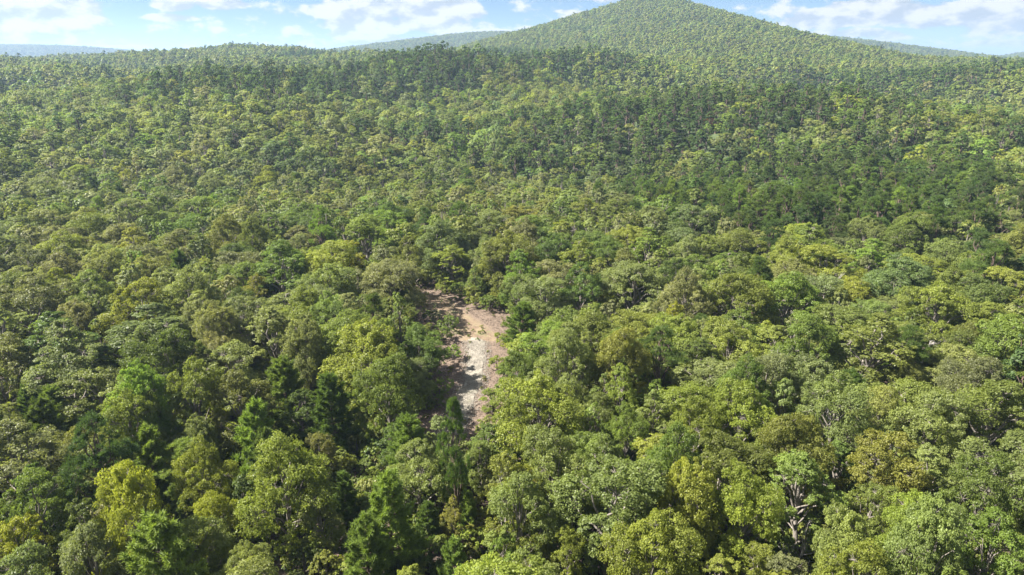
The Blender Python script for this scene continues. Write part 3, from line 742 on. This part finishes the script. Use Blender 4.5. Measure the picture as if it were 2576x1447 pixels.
# --- the other trees: dart throwing near by, a jittered grid farther off
def keep_off(x, y, h):
    """No tree on the clearing, nor where it would hide the clearing from the camera."""
    if clear_dist(np.array(x), np.array(y)) > -1.2: return True
    px, py, _ = proj(x, y, h * .95)
    for (cx, cy, rx, ry) in ((1195, 900, 62, 120), (1155, 1010, 62, 50), (1160, 800, 90, 45), (900, 1175, 28, 22), (812, 1400, 35, 25)):
        # picture of the tree from its top down to its base
        _, pb, _ = proj(x, y, 0.0)
        if abs(px - cx) < rx + 2.6 * F / math.hypot(x, y) and py < cy + ry * .8 and pb > cy - ry * .2: return True
    return False
def pine_chance(px, py):
    p = .05
    for (x0, x1, y0, y1, v) in ((-200, 760, 950, 1240, .48), (760, 1180, 1060, 1700, .72), (-300, 760, 1240, 1700, .32), (1330, 2040, 205, 300, .82), (1560, 2500, 330, 545, .84), (1300, 1560, 300, 420, .45), (2080, 2700, 190, 330, .6),
                                (760, 1210, 150, 330, .80), (640, 1010, 145, 185, .75), (2300, 2700, 545, 680, .3), (60, 330, 300, 380, .35), (1350, 1700, 150, 215, .35)):
        k = min(1, max(0, min(px - x0, x1 - px) / 60 + .5)) * min(1, max(0, min(py - y0, y1 - py) / 18 + .5))
        p = max(p, v * k)
    return p
def ridge_pines(x, y):
    """Pines hold the dry spur and the knoll."""
    return max(float(ridge(x, y, -150, 400, 60, 640, 50, 1, 1)), float(ridge(x, y, 60, 320, 140, 345, 44, 1, 1)), .9 * float(ridge(x, y, -250, 900, -20, 930, 40, 1, 1)), .85 * float(ridge(x, y, 260, 560, 480, 620, 50, 1, 1)))
def stand(p, x, y):
    """Pines grow in stands: the same share of pines, gathered in patches."""
    n = .5 + .5 * math.erf(hnoise(x, y, .028, 17) / .5)
    return min(.97, p * (2.6 * n ** 1.6 if p < .5 else 1.3 * min(1.0, .35 + n)))
def colour_for(px, py, x, y, g):
    u = hnoise(x, y, .045, 21) * .45 + hnoise(x, y, .016, 13) * .35 + g.normal(0, .22)        # stands of one kind
    side = (px - 1288) / 1288
    w8 = {'olive': 1.3, 'green': 1.3 + .2 * side, 'grey-green': 1.0 - .75 * side, 'pale green': .9 + .4 * side, 'yellow-green': .55 + .5 * side + (.3 if py > 900 else 0), 'dark green': .4, 'brownish': .08, 'bright green': .28,
          'blue-green': 1.0 if py < 520 else .25, 'yellow': .05 if py > 350 else .012, 'golden': .012}
    ks = list(w8); wv = np.array([max(.01, w8[k]) for k in ks]); cum = np.cumsum(wv / wv.sum())
    return ks[int(np.searchsorted(cum, min(.9999, .5 + .5 * math.erf(u / .52))))]
occ = {}
def occ_add(t):
    occ.setdefault((int(t['x'] // 12), int(t['y'] // 12)), []).append(t)
def occ_ok(x, y, rad, k):
    i, j = int(x // 12), int(y // 12)
    for a in (-1, 0, 1):
        for b in (-1, 0, 1):
            for t in occ.get((i + a, j + b), ()):
                if (t['x'] - x) ** 2 + (t['y'] - y) ** 2 < (k * (t['rad'] + rad)) ** 2: return False
    return True
for t in trees: occ_add(t)
hp = []
for t in trees:
    if t['shape'] == 'x': continue
    a, b, d = proj(t['x'], t['y'], t['z'] + t['h']); hp.append((a, b, d, t['rad'] * F / d))
hp = np.array(hp)
def hides(x, y, z, h, rad):
    a, b, d = proj(x, y, z + h); w2 = rad * F / d
    return bool(((hp[:, 2] > d + 1) & (np.abs(hp[:, 0] - a) < hp[:, 3] * .75 + w2 * .75) & (b < hp[:, 1] + hp[:, 3] * .95) & (b > hp[:, 1] - 330)).any())
gf = np.random.default_rng(23)
NEAR_R = 270.0
def throw(tries, lo, hi, k, small):
    for _ in range(tries):
        r = math.sqrt(gf.uniform(22 ** 2, NEAR_R ** 2)); a = gf.uniform(R(-52), R(46)); x, y = r * math.sin(a), r * math.cos(a)
        rad = gf.uniform(lo, hi)
        if not occ_ok(x, y, rad, k): continue
        z = float(terrain(x, y)); px, py, _ = proj(x, y, z + 11)
        is_pine = gf.uniform() < stand(pine_chance(px, py), x, y)
        if is_pine:
            sh = 'c' if py > 880 and gf.uniform() < .8 else 'p'; rad = gf.uniform(2.7, 3.7)
            h = gf.uniform(8.5, 12.0) if sh == 'c' else gf.uniform(11.5, 16.)
            word = gf.choice(['pine', 'bright pine', 'dark pine'], p=[.35, .62, .03] if py > 880 else [.6, .12, .28])
        else:
            sh = 's' if rad < 2.9 or gf.uniform() < .12 else 'b'
            h = gf.uniform(7.0, 10.5) if small else gf.uniform(9.4, 13.6)
            word = colour_for(px, py, x, y, gf)
        if keep_off(x, y, h): continue
        if r < 170:
            k2 = 1.0
            while k2 > .36 and hides(x, y, z, h * k2, rad): k2 -= .12
            if k2 <= .36: continue
            h *= k2; rad *= max(.75, k2)
        t = dict(x=x, y=y, z=z, h=h, rad=rad, shape=sh, proto=int(gf.integers(len(SHAPES[sh]))), col=jitter(PAL[word], gf), word=word, label=None, ref=None, hero=False)
        trees.append(t); occ_add(t)
throw(16000, 4.0, 5.8, .70, False)
throw(16000, 3.0, 4.0, .70, False)
throw(14000, 2.1, 2.8, .72, True)

# ------------------------------------------------------------------ the nearest and largest trees as things of their own
for t in trees:
    px, py, d = proj(t['x'], t['y'], t['z'] + t['h'] * .75)
    t['px'], t['py'], t['d'] = px, py, d
    t['top'] = proj(t['x'], t['y'], t['z'] + t['h'])[1]
    t['size'] = t['rad'] / d
    t['inview'] = -10 < px < 2586 and t['top'] < 1440
def chosen(kinds, most):
    c = [t for t in trees if t['shape'] in kinds and t['inview']]
    c.sort(key=lambda t: (not t['hero'], -t['size']))
    return c[:most]
single = chosen('bs', 300) + chosen('pcd', 230) + [t for t in trees if t['shape'] == 'x']
single_ids = {id(t) for t in single}
ORD = ['first', 'second', 'third', 'fourth', 'fifth', 'sixth', 'seventh', 'eighth', 'ninth', 'tenth', 'eleventh', 'twelfth', 'thirteenth', 'fourteenth', 'fifteenth', 'sixteenth', 'seventeenth', 'eighteenth', 'nineteenth', 'twentieth', 'twenty-first', 'twenty-second', 'twenty-third', 'twenty-fourth']
KIND = {'b': 'oak', 's': 'slim tree', 'p': 'pine', 'c': 'pine', 'd': 'cedar'}
def look(t):
    wd = {'pine': 'mid-green', 'bright pine': 'bright', 'dark pine': 'dark'}.get(t['word'], t['word'])
    return f"{wd} {KIND[t['shape']]}"
refs = [t for t in single if t['ref']]
sectors = {}
for t in single:
    if t['hero']: continue
    best = min(refs, key=lambda q: math.hypot((q['px'] - t['px']), (q['py'] - t['py']) * 1.6))
    dx, dy = t['px'] - best['px'], (t['py'] - best['py']) * 1.6
    s = ('right of' if dx > 0 else 'left of') if abs(dx) > abs(dy) else ('in front of' if dy > 0 else 'behind')
    sectors.setdefault((id(best), s, look(t)), []).append((math.hypot(dx, dy), t, best))
for (_, s, lk), lst in sectors.items():
    lst.sort(key=lambda e: e[0])
    for k, (_, t, best) in enumerate(lst):
        if len(lst) == 1: t['label'] = f"the {lk} {s} {best['ref']}"
        else: t['label'] = f"{ORD[min(k, 23)]} {lk} {s} {best['ref']}"

GROUPS = {'b': 'oaks and other leafy trees of the wood', 's': 'slim leafy trees of the wood', 'p': 'pines of the wood', 'c': 'pines of the wood', 'd': 'cedars of the wood', 'x': 'bare dead trees of the wood'}
NAMES = {'b': 'broadleaf_tree', 's': 'broadleaf_tree', 'p': 'pine_tree', 'c': 'pine_tree', 'd': 'cedar_tree', 'x': 'dead_tree'}
gt = np.random.default_rng(41)
for t in single:
    root = bpy.data.objects.new(NAMES[t['shape']], None); C.objects.link(root)
    root.empty_display_size = .5
    root.location = (t['x'], t['y'], t['z']); rot = gt.uniform(0, 6.283)
    root['label'] = t['label']; root['category'] = {'p': 'pine tree', 'c': 'pine tree', 'd': 'cedar tree', 'x': 'dead tree'}.get(t['shape'], 'tree'); root['group'] = GROUPS[t['shape']]
    if t['shape'] == 'x':
        brown = t['word']
        me = SNAGS[t['proto']][1 if brown else 0]
        s = t['h'] / 10.0; root.rotation_euler = (0, 0, rot); root.scale = (s, s, s * 1.08)
        link('trunk', me, root)
        if brown == 2:
            cr = link('crown', PINES[0][1], root); cr.color = (.15, .062, .045, 1); cr.scale = (.8, .8, .72)
        continue
    tm, cm, pr, ph = SHAPES[t['shape']][t['proto']]
    el_ = gt.uniform(.86, 1.16); root.rotation_euler = (gt.uniform(-.05, .05), gt.uniform(-.05, .05), rot); root.scale = (t['rad'] / pr * el_, t['rad'] / pr / el_, t['h'] / ph)
    link('trunk', tm, root)
    cr = link('crown', cm, root); cr.color = (*t['col'], 1)

# ------------------------------------------------------------------ shrubs along the clearing's edge
SHRUBS = [(1130, 838, 1.5, 'green', 'low green shrub in the shade beside the clearing'), (1112, 862, 1.2, 'green', 'leafy green shrub under the oak shading the drive'), (1140, 905, 1.1, 'bright green', 'bright shrub at the shaded edge of the gravel drive'),
          (1090, 812, 1.0, 'dark green', 'dark shrub in the shade of the big bend oak'), (1268, 868, 1.0, 'yellow-green', 'yellow-green bush at the foot of the clearing pine'), (1288, 888, 1.2, 'yellow', 'yellowish grassy bush below the clearing pine'),
          (1160, 752, 1.6, 'green', 'leafy shrub at the back edge of the clearing'), (1195, 768, 1.8, 'olive', 'olive shrub at the back edge of the clearing'), (1232, 782, 1.5, 'green', 'green shrub in the back row, next to the clearing pine'),
          (1120, 735, 1.3, 'olive', 'small olive shrub at the far tip of the clearing'), (1112, 985, 1.0, 'bright green', 'bright low shrub below the oak shading the drive'), (1250, 930, 1.1, 'yellow-green', 'light shrub on the sunny side of the gravel drive'),
          (1100, 1020, .9, 'green', 'small shrub on the brown chips beside the lower drive'), (1225, 1085, 1.0, 'olive', 'olive shrub at the near end of the clearing')]
for k, (px, py, s, col, label) in enumerate(SHRUBS):
    x, y = at(px, py, .2)
    root = bpy.data.objects.new('shrub', None); C.objects.link(root); root.location = (x, y, float(terrain(x, y))); root.empty_display_size = .3
    root['label'] = label; root['category'] = 'shrub'; root['group'] = 'shrubs around the clearing'
    root.rotation_euler = (0, 0, k * 1.7); root.scale = (s, s, s * .9)
    link('stem', SHRUB[k % 3][0], root); cr = link('crown', SHRUB[k % 3][1], root); cr.color = (*PAL[col], 1)

# ------------------------------------------------------------------ undergrowth: saplings and bushes on the forest floor
def scatter(name, label, points, scales, turns, colours, kinds, shapes):
    """One object that draws many copies of its plant shapes."""
    me = bpy.data.meshes.new(name); n = len(points)
    me.vertices.add(n); me.vertices.foreach_set('co', np.asarray(points, np.float32).ravel())
    def attr(nm, ty, field, data): a = me.attributes.new(nm, ty, 'POINT'); a.data.foreach_set(field, np.asarray(data).ravel())
    attr('tree_scale', 'FLOAT_VECTOR', 'vector', np.asarray(scales, np.float32))
    attr('tree_turn', 'FLOAT_VECTOR', 'vector', np.stack([np.zeros(n), np.zeros(n), turns], -1).astype(np.float32))
    attr('color', 'FLOAT_COLOR', 'color', np.asarray(colours, np.float32)); attr('tree_kind', 'INT', 'value', np.asarray(kinds, np.int32))
    ob = link(name, me, kind='stuff', label=label)
    ng = bpy.data.node_groups.new(name, 'GeometryNodeTree')
    ng.interface.new_socket('Geometry', in_out='INPUT', socket_type='NodeSocketGeometry'); ng.interface.new_socket('Geometry', in_out='OUTPUT', socket_type='NodeSocketGeometry')
    N, L = ng.nodes, ng.links
    gi, go, jn = N.new('NodeGroupInput'), N.new('NodeGroupOutput'), N.new('GeometryNodeJoinGeometry')
    def named(nm, ty): a = N.new('GeometryNodeInputNamedAttribute'); a.data_type = ty; a.inputs[0].default_value = nm; return a.outputs[0]
    sc, tu, kd = named('tree_scale', 'FLOAT_VECTOR'), named('tree_turn', 'FLOAT_VECTOR'), named('tree_kind', 'INT')
    have = set(int(k) for k in kinds)
    for k, pm in enumerate(shapes):
        if k not in have: continue
        po = bpy.data.objects.new('plant_shape', pm)
        oi = N.new('GeometryNodeObjectInfo'); oi.inputs['Object'].default_value = po; oi.inputs['As Instance'].default_value = False
        cp = N.new('FunctionNodeCompare'); cp.data_type = 'INT'; cp.operation = 'EQUAL'; L.new(kd, cp.inputs[2]); cp.inputs[3].default_value = k
        ip = N.new('GeometryNodeInstanceOnPoints')
        L.new(gi.outputs[0], ip.inputs['Points']); L.new(oi.outputs['Geometry'], ip.inputs['Instance']); L.new(cp.outputs[0], ip.inputs['Selection'])
        L.new(tu, ip.inputs['Rotation']); L.new(sc, ip.inputs['Scale']); L.new(ip.outputs[0], jn.inputs[0])
    L.new(jn.outputs[0], go.inputs[0])
    md = ob.modifiers.new(name, 'NODES'); md.node_group = ng

def undergrowth():
    g = np.random.default_rng(77)
    UG = [joined('low_bush', *broadleaf(400 + k, 2.4, 1.5, .15, 8, 9, 18, .17, .8, False, .6), M_BARK, M_LEAF) for k in range(3)]
    n = 9500; r = np.sqrt(g.uniform(25 ** 2, 165 ** 2, n)); a = g.uniform(R(-48), R(44), n); x, y = r * np.sin(a), r * np.cos(a)
    cd = clear_dist(x, y)
    k = (cd < -.6) & ~((cd > -2.5) & (g.uniform(0, 1, n) < .5)); x, y = x[k], y[k]; n = len(x)
    s = g.uniform(.35, 1.25, n); words = g.choice(['green', 'dark green', 'olive', 'yellow-green', 'pale green'], n)
    scatter('undergrowth', 'low leafy bushes and saplings on the forest floor', np.stack([x, y, terrain(x, y)], -1), np.stack([s, s, s * g.uniform(.8, 1.3, n)], -1), g.uniform(0, 6.28, n), [(*jitter(PAL[q], g), 1) for q in words], g.integers(0, 3, n), UG)
    # small weeds growing through the chips and along the gravel
    WD = [joined('weed', *broadleaf(420 + k, .45, .38, .02, 4, 5, 9, .11, .8, False, .6), M_BARK, M_LEAF) for k in range(2)]
    x, y = g.uniform(-31, 11, 9000), g.uniform(50, 134, 9000); cd, dd, tn = clear_dist(x, y), seg_dist(DRIVE, x, y), seg_dist(TANPATCH, x, y)
    p = np.where(cd < 1.2, .25, .02) + .10 * (tn < 4) * (hnoise(x, y, .8, 6) > .1) + .12 * (np.abs(dd - 1.6) < .35)
    k = (cd > -1.5) & (g.uniform(0, 1, x.size) < p); x, y = x[k], y[k]; n = len(x); s = g.uniform(.4, 1.4, n)
    scatter('weeds', 'small green weeds on the brown clearing and along the gravel', np.stack([x, y, clear_height(x, y)], -1), np.stack([s, s, s], -1), g.uniform(0, 6.28, n), [(*jitter(PAL[q], g), 1) for q in g.choice(['green', 'olive', 'yellow-green'], n)], g.integers(0, 2, n), WD)
undergrowth()

# ------------------------------------------------------------------ the rest of the wood: one mass
MID = [joined('mid_oak', *broadleaf(300 + k, 12.0, 4.3, 1.6, 13 + k, 14, 26, .33, .8, False, .4, 0, .3), M_BARK, M_LEAF) for k in range(4)]
MIDP = [joined('mid_pine', *broadleaf(320 + k, 14.0, 3.0, 2.2, 13 + k, 13, 26, .30, .9, False, .4, 0, .45), M_PINEBARK, M_NEEDLE) for k in range(3)]
FAR = [joined('far_oak', *broadleaf(340 + k, 12.0, 4.3, 1.0, 9 + k, 7, 11, .95, .85, False, .25, 0, .35), M_BARK, M_LEAF) for k in range(4)]
FARP = [joined('far_pine', *broadleaf(360 + k, 14.0, 3.0, 1.6, 10 + k, 7, 10, .85, .9, False, .25, 0, .4), M_PINEBARK, M_NEEDLE) for k in range(2)]
PROTOS = MID + MIDP + FAR + FARP
O_MID, O_MIDP = 0, 4
O_FAR, O_FARP = O_MIDP + 3, O_MIDP + 7
pts, scl, rots, cols, kinds = [], [], [], [], []
for t in trees:
    if id(t) in single_ids or t['shape'] == 'x': continue
    if t['shape'] in 'bs': pr, ph, kd = 4.3, 12.0, O_MID + t['proto'] % 4
    else: pr, ph, kd = 3.0, 14.0, O_MIDP + t['proto'] % 3
    pts.append((t['x'], t['y'], t['z'])); scl.append((t['rad'] / pr, t['rad'] / pr, t['h'] / ph)); rots.append(gt.uniform(0, 6.283)); cols.append((*t['col'], 1)); kinds.append(kd)

def visible_mask(X, Y, topz, margin):
    """Whether a treetop rises above the canopy in front of it, seen from the camera, with some to spare."""
    nb = 420; azs = np.linspace(R(-56), R(56), nb); rs = np.geomspace(120, 6000, 700)
    A, Rr = np.meshgrid(azs, rs, indexing='ij')
    tan = (terrain(Rr * np.sin(A), Rr * np.cos(A)) + 6 - CAMZ) / Rr
    run = np.maximum.accumulate(tan, 1)
    ai = np.clip(np.round((np.arctan2(X, Y) + R(56)) / R(112) * (nb - 1)).astype(int), 0, nb - 1)
    rr = np.hypot(X, Y); ri = np.clip(np.searchsorted(rs, rr * .97) - 1, 0, 699)
    return (topz - CAMZ) / rr > run[ai, ri] - margin / rr
def grid_trees(r0, r1, step, amax, far_hill):
    g = np.random.default_rng(int(r0) + 5)
    n = int(r1 / step) + 2
    xs = np.arange(-n, n + 1) * step; ys = np.arange(0, n + 1) * step
    X, Y = np.meshgrid(xs, ys, indexing='ij'); X = X + (np.arange(len(ys)) % 2)[None, :] * step * .5
    X = X + g.uniform(-.36, .36, X.shape) * step; Y = Y + g.uniform(-.36, .36, Y.shape) * step
    rr = np.hypot(X, Y); a = np.arctan2(X, Y)
    k = (rr >= r0) & (rr < r1) & (np.abs(a) < amax); X, Y, rr = X[k], Y[k], rr[k]
    Z = terrain(X, Y)
    hh = np.clip(g.normal(11.0, np.where(rr < 700, 2.0, 1.5), X.size), 7, 16)
    k = visible_mask(X, Y, Z + hh, 5.0 if not far_hill else 2.0); X, Y, Z, rr, hh = X[k], Y[k], Z[k], rr[k], hh[k]
    return X, Y, Z, rr, hh, g
for (r0, r1, step, amax, fh) in ((NEAR_R - 1, 520, 7.0, R(47), False), (520, 1800, 7.4, R(43), False), (1800, 5200, 11.5, R(41), True)):
    X, Y, Z, rr, hh, g = grid_trees(r0, r1, step, amax, fh)
    for x, y, z, r, h in zip(X, Y, Z, rr, hh):
        px, py, _ = proj(x, y, z + h)
        rp = ridge_pines(x, y)
        ip = g.uniform() < (.9 if rp > .55 else .5 if rp > .35 else stand(.10 if py < 300 else max(pine_chance(px, py), .1), x, y))
        rad = g.uniform(3.7, 6.2) * (1.0 if not fh else 1.5)
        if ip:
            word = g.choice(['pine', 'dark pine', 'bright pine'], p=[.42, .55, .03]); rad *= .72; h *= 1.12
            kd = O_MIDP + int(g.integers(3)) if r < 520 else O_FARP + int(g.integers(2)); s = (rad / 3.0, rad / 3.0, h / 14.0)
        else:
            word = colour_for(px, py, x, y, g)
            if rp < .2 and g.uniform() < .4: word = 'pale green'
            kd = (O_MID if r < 520 else O_FAR) + int(g.integers(4)); s = (rad / 4.3, rad / 4.3, h / 12.0)
        pts.append((x, y, z)); scl.append(s); rots.append(g.uniform(0, 6.283)); kj = g.uniform(1.0, 1.35); cols.append((*(c * kj for c in jitter(PAL[word], g)), 1)); kinds.append(kd)

scatter('forest', 'dense mixed oak and pine wood covering the slopes and hills', pts, scl, np.asarray(rots), cols, kinds, PROTOS)
print('HAZE', GROUND_LOW, max(p[2] + q[2] * 15.5 for p, q in zip(pts, scl)))
print('TREES single', len(single), 'b', sum(t['shape'] in 'bs' for t in single), 'near rest', sum(id(t) not in single_ids for t in trees), 'mass', len(pts))

# ------------------------------------------------------------------ haze
def build_haze():
    top = max(p[2] + q[2] * 15.5 for p, q in zip(pts, scl)); low = float(GROUND_LOW)
    s, z0, z1 = 9300.0, low - 1.0, top + 4.0
    v = [(x, y, z) for x in (-s, s) for y in (-s, s) for z in (z0, z1)]
    f = [(0, 1, 3, 2), (4, 6, 7, 5), (0, 4, 5, 1), (2, 3, 7, 6), (0, 2, 6, 4), (1, 5, 7, 3)]
    me = bpy.data.meshes.new('haze'); me.from_pydata(v, [], f)
    m, t = material('pale_haze')
    p = t.n('ShaderNodeVolumePrincipled'); p.inputs['Color'].default_value = (.44, .62, .92, 1); p.inputs['Density'].default_value = 1.7e-4; p.inputs['Anisotropy'].default_value = .2
    o = t.n('ShaderNodeOutputMaterial'); t.link(p.outputs[0], o.inputs['Volume'])
    me.materials.append(m)
    link('haze', me, kind='stuff', label='thin pale blue summer haze over the hills')
build_haze()
